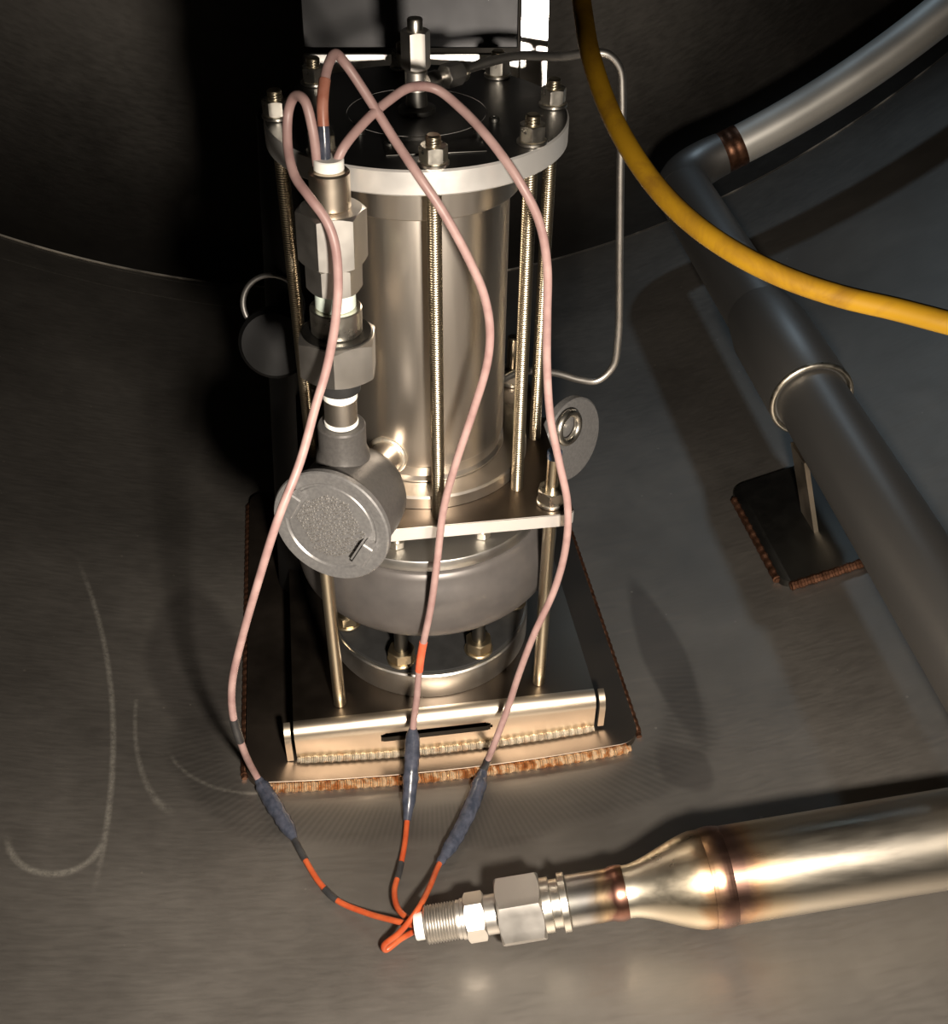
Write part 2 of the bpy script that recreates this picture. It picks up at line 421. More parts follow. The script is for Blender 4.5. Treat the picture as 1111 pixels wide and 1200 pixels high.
obj('trim_1', sweep(path, .0022, 6), M_seam, label='thin weld seam joining the tank shell to its dished end', kind='structure')

# ------------------------------------------------------------------ base pad and bracket of the pump
ZB = -.616                      # top of the folded bracket
pb = root('pump_base', shell_pt(0, 0), 'folded slotted steel bracket on a brown-edged pad welded to the floor under the pump', 'pump base')
def pad_mesh(x0, x1, y0, y1, rc, th, nx=28, off0=-.004):
    """rounded rectangle lying on the curved shell"""
    ol = []
    for cx, cy, a0 in ((x1-rc, y1-rc, 0), (x0+rc, y1-rc, 90), (x0+rc, y0+rc, 180), (x1-rc, y0+rc, 270)):
        for k in range(7): a = RD(a0+90*k/6); ol.append((cx+rc*math.cos(a), cy+rc*math.sin(a)))
    dense = []
    for (ax, ay), (bx, by) in zip(ol, ol[1:]+ol[:1]):
        m = max(1, int(math.hypot(bx-ax, by-ay)/.02))
        for k in range(m): dense.append((ax+(bx-ax)*k/m, ay+(by-ay)*k/m))
    bm = bmesh.new()
    lo = [bm.verts.new(shell_pt(x, y, off0)) for x, y in dense]
    mid = [bm.verts.new(shell_pt(x, y, th-.0004)) for x, y in dense]
    cx, cy = (x0+x1)/2, (y0+y1)/2
    def inset(x, y, d): return (x+(d if x < cx else -d), y+(d if y < cy else -d))
    hi = [bm.verts.new(shell_pt(*inset(x, y, .0004), th)) for x, y in dense]
    n = len(dense)
    for a, b in ((lo, mid), (mid, hi)):
        for i in range(n): bm.faces.new((a[i], a[(i+1) % n], b[(i+1) % n], b[i]))
    # fill the top in strips across x so it follows the curvature
    f = bm.faces.new(hi); f2 = bm.faces.new(lo)
    xs = [x0+(x1-x0)*k/nx for k in range(1, nx)]
    for x in xs:
        bmesh.ops.bisect_plane(bm, geom=bm.verts[:]+bm.edges[:]+[q for q in bm.faces if q.calc_area() > 1e-4], plane_co=(x, 0, 0), plane_no=(1, 0, 0))
    for v in bm.verts:
        pass
    return bm, dense
PX0, PX1, PY0, PY1 = -.222, .222, -.176, .34
bm, ol = pad_mesh(PX0, PX1, PY0, PY1, .022, .011)
obj('pad_plate', bm, M_pad, pb, label='brown heat-tinted pad plate with rounded corners')
def edge_path(pts, off): return [shell_pt(x, y, off) for x, y in pts]
fr = [(PX0+.012+(PX1-PX0-.024)*k/40, PY0-.003) for k in range(41)]
obj('weld_bead', bead(edge_path(fr, .005), .0062, .0026), M_weld, pb, label='copper-tinted weld bead along the pad front')
for sx in (PX0-.002, PX1+.002):
    sd = [(sx, PY0+.012+(PY1-PY0-.03)*k/40) for k in range(41)]
    obj('weld_bead', bead(edge_path(sd, .002), .0046, .003), M_weld_d, pb, label='dark brown weld bead along a pad side')
# bracket: top sheet bent down at the front with a slot, made as a bent strip with thickness
BX0, BX1, BYF, BYB = -.166, .174, -.146, .13
TB_ = .006
def bent_bracket():
    rb_ = .016; prof = []   # outer profile (y,z) from the back over the top down the front
    prof += [(BYB, ZB), (BYF+rb_, ZB)]
    for k in range(1, 9): a = RD(90+90*k/8); prof.append((BYF+rb_+rb_*math.cos(a), ZB-rb_+rb_*math.sin(a)))
    zb = -.6745
    slot = (-.047, .062, -.634, -.648)   # x0,x1,ztop,zbot rounded slot in the front face
    zs = [-.6322-.0011*k for k in range(16)]+[-.660, zb]
    zs = [z for z in zs if z < ZB-rb_]
    prof += [(BYF, z) for z in zs]
    return prof
prof = bent_bracket()
def inner(prof, t):
    out = []
    for i, (y, z) in enumerate(prof):
        a = prof[max(i-1, 0)]; b = prof[min(i+1, len(prof)-1)]
        d = Vector((b[0]-a[0], b[1]-a[1])).normalized(); nrm = Vector((-d.y, d.x))   # left of travel
        out.append((y+nrm.x*t, z+nrm.y*t))
    return out
inn = inner(prof, TB_)
if inn[0][1] > prof[0][1]: inn = inner(prof, -TB_)
bm = bmesh.new()
sx0, sx1, sz0, sz1 = -.072, .054, -.6500, -.6345     # slot
xs = sorted(set([BX0+(BX1-BX0)*k/140 for k in range(141)]))
go = [[bm.verts.new((x, y, z)) for y, z in prof] for x in xs]; gi = [[bm.verts.new((x, y, z)) for y, z in inn] for x in xs]
def in_slot(i, k):
    if prof[k][0] > BYF+1e-6 or prof[k+1][0] > BYF+1e-6: return False
    xm = (xs[i]+xs[i+1])/2; zm = (prof[k][1]+prof[k+1][1])/2
    r_ = (sz1-sz0)/2; zc_ = (sz0+sz1)/2
    dx_ = max(sx0+r_-xm, xm-(sx1-r_), 0.0)
    return math.hypot(dx_, zm-zc_) < r_
nP = len(prof)
removed = set()
for i in range(len(xs)-1):
    for k in range(nP-1):
        if in_slot(i, k): removed.add((i, k)); continue
        bm.faces.new((go[i][k], go[i][k+1], go[i+1][k+1], go[i+1][k])); bm.faces.new((gi[i][k], gi[i+1][k], gi[i+1][k+1], gi[i][k+1]))
for (i, k) in removed:
    for di, dk, a, b in ((-1, 0, (i, k), (i, k+1)), (1, 0, (i+1, k), (i+1, k+1)), (0, -1, (i, k), (i+1, k)), (0, 1, (i, k+1), (i+1, k+1))):
        if (i+di, k+dk) not in removed:
            bm.faces.new((go[a[0]][a[1]], go[b[0]][b[1]], gi[b[0]][b[1]], gi[a[0]][a[1]]))
for i in (0, len(xs)-1):
    for k in range(nP-1): bm.faces.new((go[i][k], go[i][k+1], gi[i][k+1], gi[i][k]))
for k in (0, nP-1):
    for i in range(len(xs)-1): bm.faces.new((go[i][k], go[i+1][k], gi[i+1][k], gi[i][k]))
br_ = obj('bracket', bm, M_plate, pb, ang=30, label='folded bracket with a slot in its front face')
br_.data.materials.append(M_plate_top_shaded)
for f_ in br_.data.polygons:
    if f_.normal.z > .995 and f_.center.y+ORG[br_].y > BYF+.017: f_.material_index = 1  # top behind the fold painted with the shaded colour
# end cheeks: thin side lips standing just proud of the fold
for s, bx in ((-1, BX0), (1, BX1)):
    cy_, cz_ = .012, ZB-.016
    pts = [(cy_-.019, -.660)]+[(cy_-.019*math.cos(RD(a)), cz_+.019*math.sin(RD(a))) for a in range(0, 81, 10)]
    pts += [(cy_-.014*math.cos(RD(a)), cz_+.014*math.sin(RD(a))) for a in range(80, -1, -10)]+[(cy_-.014, -.660)]
    bm = bmesh.new()
    x0, x1 = (bx-.0105, bx-.0035) if s < 0 else (bx+.0035, bx+.0105)
    fa = [bm.verts.new((x0, BYF+.004+y, z)) for y, z in pts]; fb = [bm.verts.new((x1, BYF+.004+y, z)) for y, z in pts]
    bm.faces.new(fa); bm.faces.new(fb)
    for i in range(len(pts)): bm.faces.new((fa[i], fa[(i+1) % len(pts)], fb[(i+1) % len(pts)], fb[i]))
    obj('end_cheek', bm, M_plate, pb)
fr = [Vector((BX0+(BX1-BX0)*k/30, BYF-.003, shell_z(BX0+(BX1-BX0)*k/30, .0135))) for k in range(31)]
obj('weld_bead', bead(fr, .0042, .0024), M_weld_s, pb, label='silvery weld bead under the bracket front')

# ------------------------------------------------------------------ the pump
def shade_topface(o, mat):  # gives upward faces a darker copy, shade painted in
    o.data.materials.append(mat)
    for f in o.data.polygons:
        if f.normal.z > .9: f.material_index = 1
pump = root('submersible_pump', (0, 0, ZB), 'upright stainless steel submersible pump held together by long threaded rods', 'pump')
ZM = -.351                       # top of the support plate
fl = obj('top_flange', lathe([(.1285, -.021), (.13, -.0195), (.13, -.0015), (.1285, 0), (.060, 0), (.060, -.0006), (.0588, -.0006), (.0588, 0), (.0, 0)], segs=96, cap=False), M_mach, pump, ang=25, label='thick top flange, bright rim and upper face with shade painted in')
shade_topface(fl, M_top_shaded)
bm = lathe([(.0, -.021), (.0915, -.021), (.0915, -.0575), (.0905, -.0585), (.0875, -.0585), (.0865, -.060), (.0, -.060)], segs=80, cap=False)
obj('housing_collar', bm, M_cyl, pump, label='smooth collar under the top flange')
hs = obj('motor_housing', lathe([(.0, -.0595), (.0815, -.0595), (.0818, -.061), (.0818, -.318), (.0795, -.321), (.0795, -.331), (.083, -.334), (.083, -.336), (.0, -.336)], segs=96, cap=False), M_cyl, pump)
obj('weld_seam', box(.0, .0016, -.0824, -.081, -.315, -.065), M_cyl, hs) if False else None
obj('base_ring', lathe([(.0, -.3365), (.105, -.3365), (.107, -.3385), (.107, -.3505), (.0, -.3505)], segs=96, cap=False), M_cyl, pump)
# support plate: square with clipped corners
hw, cc = .133, .012
pts = [(-hw+cc, -hw), (hw-cc*.4, -hw), (hw, -hw+cc*.4), (hw, hw-cc), (hw-cc, hw), (-hw+cc, hw), (-hw, hw-cc), (-hw, -hw+cc)]
sp_ = obj('support_plate', extrude_poly(pts, ZM-.0155, ZM, .0008), M_mach, pump, ang=25, label='square support plate with a bright machined edge')
shade_topface(sp_, M_plate_top_shaded)
# tie rods with nuts above the flange
def rodmesh(r, z0, z1): return lathe([(r-.001, z0), (r, z0+.001), (r, z1-.0015), (r-.0015, z1)], segs=20)
RB = .1185
proto = None
ROD = []
for k in range(8):
    a = RD(45*k); x, y = RB*math.sin(a), -RB*math.cos(a)
    if proto is None:
        bm = rodmesh(.0061, ZM-.001, .0235); bmesh.ops.translate(bm, verts=bm.verts, vec=(x, y, 0))
        rod = obj('tie_rod', bm, M_rod, pump, label='long threaded tie rod')
        nut = obj('nut', hexnut(.0115, .0125, (x, y, .0032), rot=RD(3)), M_nut, rod, ang=20)
        wsh = obj('washer', lathe([(.0118, .0001), (.0125, .0007), (.0125, .0025), (.0118, .0031)], (x, y, 0), segs=28), M_nut, rod)
        proto = (rod, nut, wsh); p0 = Vector((x, y, 0))
    else:
        off = Vector((x, y, 0))-p0
        rod = inst(proto[0], off, pump); inst(proto[1], off, rod, RD((0, 18, 2, 40, 11, 27, -4, 33)[k])); inst(proto[2], off, rod)
# support rods through the plate corners down to the bracket
proto = None
AX, AY = .1135, .112
for sx, sy in ((1, -1), (-1, -1), (1, 1), (-1, 1)):
    x, y = AX*sx, AY*sy
    if proto is None:
        bm = rodmesh(.0068, ZB+.0002, -.292); bmesh.ops.translate(bm, verts=bm.verts, vec=(x, y, 0))
        rod = obj('support_rod', bm, M_rod_plain, pump, label='plain support rod between plate and base')
        nut = obj('nut', hexnut(.0150, .0135, (x, y, ZM+.0042), rot=RD(10)), M_nut, rod, ang=20)
        wsh = obj('washer', lathe([(.0140, ZM+.0002), (.0148, ZM+.001), (.0148, ZM+.0032), (.0140, ZM+.004)], (x, y, 0), segs=28), M_nut, rod)
        tip = obj('thread_cap', lathe([(.0073, -.296), (.0073, -.289), (.006, -.288)], (x, y, 0), segs=20), M_blue, rod, label='small dark blue plastic cap')
        proto = (rod, nut, wsh, tip); p0 = Vector((x, y, 0))
    else:
        off = Vector((x, y, 0))-p0; rod = inst(proto[0], off, pump)
        for q in proto[1:3]: inst(q, off, rod, RD(31) if q is proto[1] else 0)
# impeller bowl
ZP = ZM-.0155
bm = lathe([(.0, -.400), (.115, -.400), (.1285, -.401), (.1295, -.4025), (.1295, -.4135), (.0, -.4135)], segs=96, cap=False)
obj('bowl_ring', bm, M_ring, pump, label='bright machined ring on the bowl')
obj('neck', lathe([(.0, ZP+.0002), (.078, ZP), (.078, -.3995), (.0, -.3995)], segs=64, cap=False), M_dark, pump)
prof = [(.0, -.414), (.130, -.414), (.1330, -.4155), (.1350, -.422), (.1385, -.431), (.1425, -.440), (.1450, -.450), (.1455, -.460), (.1450, -.477), (.1430, -.489), (.1390, -.4955), (.130, -.4995), (.110, -.501), (.0, -.501)]
bowl = obj('bowl', lathe(prof, segs=112, cap=False), M_bowl, pump, ang=50, label='satin grey impeller bowl')
proto = None
for k, adeg in enumerate((-22, 26, 74, -70, 122, -118, 170)):
    a = RD(adeg); x, y = .108*math.sin(a), -.108*math.cos(a)
    if proto is None:
        b_ = obj('bowl_bolt', hexnut(.0085, .0075, (x, y, -.3995), rot=.3), M_nut, pump, ang=20)
        s_ = obj('stud', lathe([(.0042, -.392), (.0042, -.384), (.003, -.383)], (x, y, 0), segs=14), M_nut, b_)
        proto = (b_, s_); p0 = Vector((x, y, 0))
    else:
        off = Vector((x, y, 0))-p0; b_ = inst(proto[0], off, pump, .4*k); inst(proto[1], off, b_)
# foot disc and the bolts between disc and bowl
obj('foot_disc', lathe([(.0, -.5805), (.1165, -.5805), (.1182, -.582), (.1182, -.6135), (.117, ZB+.0003), (.0, ZB+.0003)], segs=96, cap=False), M_ring, pump, label='thick bright foot disc')
obj('foot_neck', lathe([(.0, -.5015), (.062, -.5015), (.062, -.58), (.0, -.58)], segs=48, cap=False), M_black, pump)
obj('gasket', lathe([(.0, -.5803), (.1135, -.5803), (.1135, -.5775), (.113, -.577), (.0, -.577)], segs=80, cap=False), M_black, pump, label='black gasket on the foot disc')
proto = None
for k, adeg in enumerate((-24, 28, 80, -76, 132, -128, 180)):
    a = RD(adeg); x, y = .100*math.sin(a), -.100*math.cos(a)
    if proto is None:
        b_ = obj('foot_bolt', lathe([(.0075, -.5800), (.0075, -.5015)], (x, y, 0), segs=18), M_dark, pump)
        n_ = obj('nut', hexnut(.0155, .014, (x, y, -.5730), rot=RD(8)), M_brass, b_, ang=20, label='warm-toned hex nut')
        w_ = obj('washer', lathe([(.0150, -.5768), (.0162, -.5760), (.0162, -.5742), (.015, -.5732)], (x, y, 0), segs=26), M_brass, b_)
        proto = (b_, n_, w_); p0 = Vector((x, y, 0))
    else:
        off = Vector((x, y, 0))-p0; b_ = inst(proto[0], off, pump); inst(proto[1], off, b_, .35*k); inst(proto[2], off, b_)
# outlet stub with a disc cap and eye ring on the right, plain capped stub on the left
ax = Vector((.62, -.77, .15)).normalized()
st = obj('outlet_stub', sweep([Vector((.095, .090, -.405)), Vector((.165, .045, -.390))], .022, 24), M_dark, pump, label='dark outlet stub below the plate')
obj('stub_cap', lathe([(.0, -.012), (.047, -.012), (.049, -.010), (.049, -.001), (.047, .0005), (.0, .0005)], (.172, .040, -.388), ax, 56, cap=False), M_cover, st, label='round grey cap disc')
obj('eye_ring', lathe([(.017+.0045*math.cos(RD(t)), .004+.0045*math.sin(RD(t))) for t in range(0, 361, 30)], (.160, .030, -.362), ax, 32, cap=False), M_nut, st, label='steel eye ring')
# flange top furniture
obj('vent_boss', lathe([(.0, .0001), (.016, .0001), (.016, .004), (.0095, .006), (.0085, .0185), (.0, .0185)], segs=32, cap=False), M_dark, pump)
for sx, sy in ((-.052, -.045), (.045, -.055), (-.03, -.075), (.062, -.03)):
    obj('cap_screw', lathe([(.0, .0001), (.0046, .0001), (.0046, .0028), (.004, .0034), (.0022, .0034), (.002, .0018), (.0, .0018)], (sx, sy, 0), segs=18, cap=False), M_dark, pump)
obj('name_plate', box(-.035, .045, -.098, -.070, .0001, .0010, .0003), M_dark, pump, label='dark blank plate on the flange top')

# vent fitting and tube
vt = root('vent_tube', (0, 0, .0187), 'thin bent steel vent tube looping from the fitting on the flange top', 'tube')
obj('tee_body', lathe([(.0, .0187), (.0095, .0187), (.0095, .034), (.0075, .036), (.0, .036)], segs=28, cap=False), M_fit, vt)
hx = obj('hex_body', hexnut(.0125, .030, (0, 0, .0362), rot=RD(4)), M_fit, vt, ang=20)
obj('cap', lathe([(.0, .0663), (.0065, .0663), (.0065, .0745), (.0058, .0755), (.0, .0755)], segs=24, cap=False), M_nut, hx)
TB = [(0.0088,0.0000,0.0244),(0.0345,0.0300,0.0169),(0.0945,0.0700,0.0142),(0.1462,0.0900,0.0140),(0.1729,0.1000,0.0132),(0.1912,0.1000,0.0111),(0.2040,0.1000,-0.0018),(0.2089,0.1000,-0.0259),(0.2146,0.1000,-0.1022),(0.2228,0.1000,-0.1958),(0.2310,0.1000,-0.3003),(0.2281,0.1000,-0.3336),(0.2115,0.1000,-0.3506),(0.1912,0.1000,-0.3477),(0.1605,0.1000,-0.3360),(.12,.09,-.325),(.075,.052,-.318)]
TB = [(0.0088, 0, .0244), (.0345, .022, .024), (.0945, .062, .024)] + TB[3:]
obj('tube', sweep(catmull(TB, 8), .0042, 14), M_fit, vt)
d = (Vector(TB[2])-Vector(TB[0])).normalized()
cn = Vector(TB[0])+d*.020
nn = obj('compression_nut', hexnut(.0105, .018, cn, d), M_fit, vt, ang=20)
obj('ferrule_ring', lathe([(.0, 0), (.0085, 0), (.0085, .005), (.006, .007), (.0, .007)], cn+d*.0182, d, 24, cap=False), M_nut, nn)
obj('branch', lathe([(.0, 0), (.0075, 0), (.0075, .0135), (.0, .0135)], Vector(TB[0])-d*.002, d, 20, cap=False), M_fit, vt)

# ------------------------------------------------------------------ conduit column and junction box
ca = root('conduit_assembly', (-.0875, -.14, -.245), 'vertical stack of hex conduit fittings above a round grey junction box on the pump', 'conduit fitting')
TOPP, BOTP = Vector((-.0805, -.14, .017)), Vector((-.0875, -.14, -.2505))
axc = (TOPP-BOTP).normalized()
def at(z): return BOTP + axc*((z-BOTP.z)/axc.z)
def seg(name, r, z1, z0, mat, parent=ca, ch=.0008, **kw): return obj(name, lathe([(.0, 0), (r-ch, 0), (r, ch), (r, (z1-z0)-ch), (r-ch, z1-z0), (.0, z1-z0)], at(z0), axc, 40, cap=False), mat, parent, **kw)
seg('bushing', .0115, .0172, .0086, M_ptfe, label='white plastic bushing')
seg('nipple', .0156, .0085, -.0205, M_plate, ch=.0015, label='warm brushed steel sleeve')
def hseg(name, rc, z1, z0, mat, rot, **kw): return obj(name, hexnut(rc, z1-z0, at(z0), axc, rot), mat, ca, ang=18, **kw)
hseg('hex_nut', .0278, -.0207, -.0640, M_fit, RD(4))
hseg('hex_nut', .0228, -.0642, -.0885, M_fit, RD(2))
seg('tape_ring', .0165, -.0887, -.1040, M_ptfe_g, label='pale green sealing tape')
seg('union_ring', .0212, -.1042, -.1262, M_nut, ch=.001)
seg('union_collar', .0290, -.1262, -.1285, M_dark)
hseg('union_nut', .0350, -.1285, -.1650, M_fit, RD(22))
seg('union_neck', .0180, -.1652, -.1830, M_black)
seg('tape_ring', .0150, -.1832, -.1915, M_ptfe, label='white sealing tape')
seg('nipple', .0143, -.1917, -.2140, M_cyl, ch=.0003)
seg('tape_ring', .0150, -.2142, -.2185, M_ptfe, label='white sealing tape')
# junction box: drum facing front-left with a hub on top and a nipple into the housing
JC = Vector((-.080, -.141, -.300)); jn = Vector((-.45, -.88, .10)).normalized()
jb = obj('junction_box', lathe([(.0, -.030), (.030, -.030), (.040, -.024), (.0465, -.012), (.0485, .004), (.0485, .046), (.0, .046)], JC, jn, 64, cap=False), M_cast, ca, ang=50, label='round dark grey cast junction box')
obj('hub', lathe([(.0, .0), (.026, .0), (.0235, .020), (.0212, .026), (.0212, .0485), (.0200, .0500), (.0, .0500)], at(-.2187)-axc*.050, axc, 40, cap=False), M_cast, jb)
obj('side_nipple', sweep([JC-jn*.028, JC-jn*.0845], .0165, 28), M_cyl, jb, label='steel nipple into the pump housing')
tmp = JC-jn*.0815
obj('nipple_weld', lathe([(.0170+.0036*math.cos(RD(t)), .0036*math.sin(RD(t))) for t in range(0, 361, 30)], tmp+jn*.002, jn, 40, cap=False), M_weld_s, jb)
CC = JC+jn*.0462
cv = obj('cover', lathe([(.0, 0), (.0530, 0), (.0555, .0015), (.0555, .0065), (.0543, .0080), (.0495, .0080), (.0465, .0070), (.0440, .0070), (.0425, .0055), (.0410, .0055), (.0400, .0065), (.0, .0068)], CC, jn, 80, cap=False), M_cover, ca, ang=30, label='round grey screw cover with raised print and two lugs')
Bj = basis(jn, (1, -.4, 0))
# cover lugs
for s in (-1, 1):
    dl = Bj @ Vector((math.cos(RD(-28)), math.sin(RD(-28)), 0))*s; tl = jn.cross(dl)
    bm = bmesh.new()
    bmesh.ops.create_cube(bm, size=1, matrix=Matrix.Translation(CC+jn*.0105+dl*.038) @ Matrix((dl, tl, jn)).transposed().to_4x4() @ Matrix.Diagonal((.015, .028, .014, 1)))
    bmesh.ops.bevel(bm, geom=bm.edges[:], offset=.0028, segments=3, affect='EDGES')
    obj('wrench_lug', bm, M_cover, cv)
# raised unreadable print on the cover: tiny studs in rows
bm = bmesh.new(); rr = random.Random(3)
for i in range(-11, 12):
    for j in range(-16, 17):
        if rr.random() < .22: continue
        u, v = j*.0019+rr.uniform(-.0004, .0004), i*.0026
        if u*u+v*v > .0325**2: continue
        if abs(u) > .028 and abs(v) < .014: continue
        m = Matrix.Translation(CC+jn*.0070+Bj @ Vector((u*math.cos(.5)-v*math.sin(.5), u*math.sin(.5)+v*math.cos(.5), 0))) @ (Bj @ Matrix.Rotation(.5, 3, 'Z')).to_4x4() @ Matrix.Diagonal((rr.uniform(.0006, .0015), rr.uniform(.0007, .0016), .0010, 1))
        bmesh.ops.create_cube(bm, size=1, matrix=m)
obj('raised_print', bm, M_emb, cv, smooth=False, kind='stuff')

# ------------------------------------------------------------------ discharge riser behind the pump on the left
rs = root('discharge_riser', (-.150, .15, shell_z(-.150)), 'dark vertical riser pipe with a capped side stub behind the pump on the left', 'pipe')
obj('riser_pipe', lathe([(.0, 0), (.034, 0), (.034, .612), (.032, .614), (.0, .614)], (-.149, .15, shell_z(-.149, .014)), (.067, 0, 1), 48, cap=False), M_stub, rs)
sb = obj('side_stub', sweep([Vector((-.135, .13, -.277)), Vector((-.147, .105, -.274))], .034, 36), M_stub, rs, label='dark capped side stub')
sa = Vector((-.10, -.95, .25)).normalized()
obj('stub_cap', lathe([(.0, 0), (.036, 0), (.038, .002), (.038, .012), (.034, .016), (.0, .018)], Vector((-.147, .104, -.273)), sa, 40, cap=False), M_stub, sb)
obj('stub_ring', lathe([(.031+.003*math.cos(RD(t)), .003*math.sin(RD(t))) for t in range(0, 361, 30)], Vector((-.146, .112, -.234)), sa, 40, cap=False), M_pipe_dark, sb)

# ------------------------------------------------------------------ polished baffle hanging behind the pump
bf = root('baffle_panel', (.03, .162, 0), 'dark sheet panel with a bright edge strip hanging behind the pump top', 'panel')
bf.rotation_euler = (RD(-10), 0, RD(-6.5))
obj('panel', box(-.092, .116, .166, .171, .004, 2.40, .001), M_panel, bf, smooth=False)
obj('edge_strip', box(.1175, .1450, .156, .165, -.050, 2.39, .001), M_strip, bf, smooth=False, label='bright vertical edge strip')
obj('bottom_rail', box(-.092, .1172, .156, .165, -.032, .0, .001), M_rail, bf, smooth=False, label='bright bottom rail')

# ------------------------------------------------------------------ header pipe with elbow, and its support
hp = root('header_pipe', (.50, -.05, shell_z(.5)), 'dark pipe along the tank floor turning at an elbow into a bright curved pipe', 'pipe')
E0 = Vector((.536, .85, -.424)); A0 = Vector((.494, -.25, -.4400)); dirp = (E0-A0).normalized()
PA = A0-dirp*.9
RING = A0+dirp*.405; SL = A0+dirp*.60; EL = E0-dirp*.075
obj('pipe_near', sweep([PA, RING+dirp*.01], .0445, 48), M_pipe_dark, hp)
obj('sleeve', lathe([(.0, -.004), (.0525, -.004), (.0535, -.002), (.0535, .155), (.046, .205), (.0, .205)], RING, dirp, 56, cap=False), M_pipe_dark, hp, ang=40)
obj('weld_ring', lathe([(.0505+.0038*math.cos(RD(t)), -.005+.0038*math.sin(RD(t))) for t in range(0, 361, 30)], RING, dirp, 64, cap=False), M_weldring, hp, label='bright weld ring at the sleeve end')
obj('pipe_far', sweep([SL, EL], .0455, 48), M_pipe_dark, hp)
RC = 1.440
def arc(a): return Vector((XC+RC*math.sin(RD(a)), .85, ZC-RC*math.cos(RD(a))))
aE = 24.6
tang = (arc(aE+.2)-arc(aE-.2)).normalized(); en = arc(aE)
corner = E0.copy()
ep = []
for k in range(17):
    t = k/16; ep.append(EL*(1-t)**2+corner*2*t*(1-t)+en*t*t)
obj('elbow', sweep(ep, lambda t: .0455-.009*t, 40), M_pipe_dark, hp)
obj('curved_pipe', sweep([arc(aE+.01+k*1.0) for k in range(0, 46)], .0345, 40), M_pipe_bright, hp, label='bright curved pipe following the tank wall')
obj('weld_band', sweep([arc(aE-.3+k*.1) for k in range(0, 18)], lambda t: .0353+.0009*abs(math.sin(t*9.4)), 40), M_weld_d, hp, label='brown heat-tinted weld band')
ps = root('pipe_support', shell_pt(.5206, .0751), 'dark rounded pad with a thin upright plate under the floor pipe', 'pipe support')
bm, _ = pad_mesh(.452, .575, .004, .21, .02, .009, 10)
obj('pad_plate', bm, M_dark, ps)
obj('weld_bead', bead(edge_path([(.460+.107*k/20, .002) for k in range(21)], .006), .0062, .004), M_weld_d, ps)
obj('weld_bead', bead(edge_path([(.451, .018+.17*k/20) for k in range(21)], .005), .0055, .004), M_weld_d, ps)
fp = shell_pt(.5206, .0751, .0085); nr = Vector((XC-fp.x, 0, ZC-fp.z)).normalized(); tx = Vector((nr.z, 0, -nr.x)); 
bm = bmesh.new()
bmesh.ops.create_cube(bm, size=1, matrix=Matrix.Translation(fp+nr*.062+Vector((0, .0225, 0))) @ Matrix((tx, Vector((0, 1, 0)), nr)).transposed().to_4x4() @ Matrix.Diagonal((.006, .045, .124, 1)))
obj('upright', bm, M_plate, ps)

# ------------------------------------------------------------------ conduit pipe in the foreground
CA = Vector((-.0575, -.375, -.646)); CB = Vector((.449, -.402, -.568)); cd = (CB-CA).normalized()
cp = root('conduit_pipe', (.30, -.395, shell_z(.30)), 'heat-tinted steel conduit pipe with reducer and hex fittings lying in the foreground', 'pipe')
def cl(name, prof, s0, mat, segs=48, parent=cp, ang=35, **kw): return obj(name, lathe(prof, CA+cd*s0, cd, segs, cap=False), mat, parent, ang=ang, **kw)
cl('bushing', [(.0, 0), (.0125, 0), (.0130, .001), (.0130, .012), (.0, .012)], 0, M_ptfe, label='white plastic bushing')
tn = []
for k in range(12):
    tn += [(.0165, .003*k/1.0*.92), (.0183, .003*k*.92+.0011)]
cl('threaded_end', [(.0, -.0005), (.0160, -.0005)]+[(r, z) for r, z in tn]+[(.0178, .0345), (.0190, .0352), (.0190, .0385), (.0, .0385)], .0102, M_fit, 48)
obj('hex_nut', hexnut(.0235, .0195, CA+cd*.049, cd, RD(30+12)), M_fit, cp, ang=18)
cl('collar', [(.0, 0), (.0185, 0), (.0185, .0118), (.0, .0118)], .0687, M_fit)
obj('hex_nut', hexnut(.0345, .043, CA+cd*.0807, cd, RD(6)), M_fit, cp, ang=18)
cl('union_body', [(.0, 0), (.0255, 0), (.0255, .008), (.0225, .009), (.0225, .0165), (.0275, .0175), (.0275, .0235), (.0262, .0245), (.0, .0245)], .1239, M_nut, 48)
cl('heat_tinted_sleeve', [(.0, 0), (.0238, 0), (.0242, .001), (.0242, .040), (.0255, .043), (.0262, .049), (.0252, .055), (.0, .055)], .1486, M_heat_dk, 48, label='blued and brown heat-tinted sleeve')
s1 = .2038; rp = .0455
pr = [(.0, 0), (.0243, 0)]
for k in range(0, 13):
    t = k/12; pr.append((.0245+(rp-.0245)*(.45*t*t*(3-2*t)+.55*t), .006+.064*t))
pr += [(rp, .078), (.0, .078)]
cl('reducer', pr, s1, M_heat, 64, ang=50)
s2 = s1+.0782
wb = [(.0, 0)]
for k in range(0, 13): wb.append((rp+.0002+.0016*math.sin(PI*k/12)*(1 if k % 2 else .8), .020*k/12))
wb += [(.0, .020)]
cl('weld_band', wb, s2, M_heat, 64, ang=60, label='purple-brown weld band')
cl('pipe', [(.0, 0), (rp, 0), (rp, .62), (.0, .62)], s2+.0202, M_heat, 64)

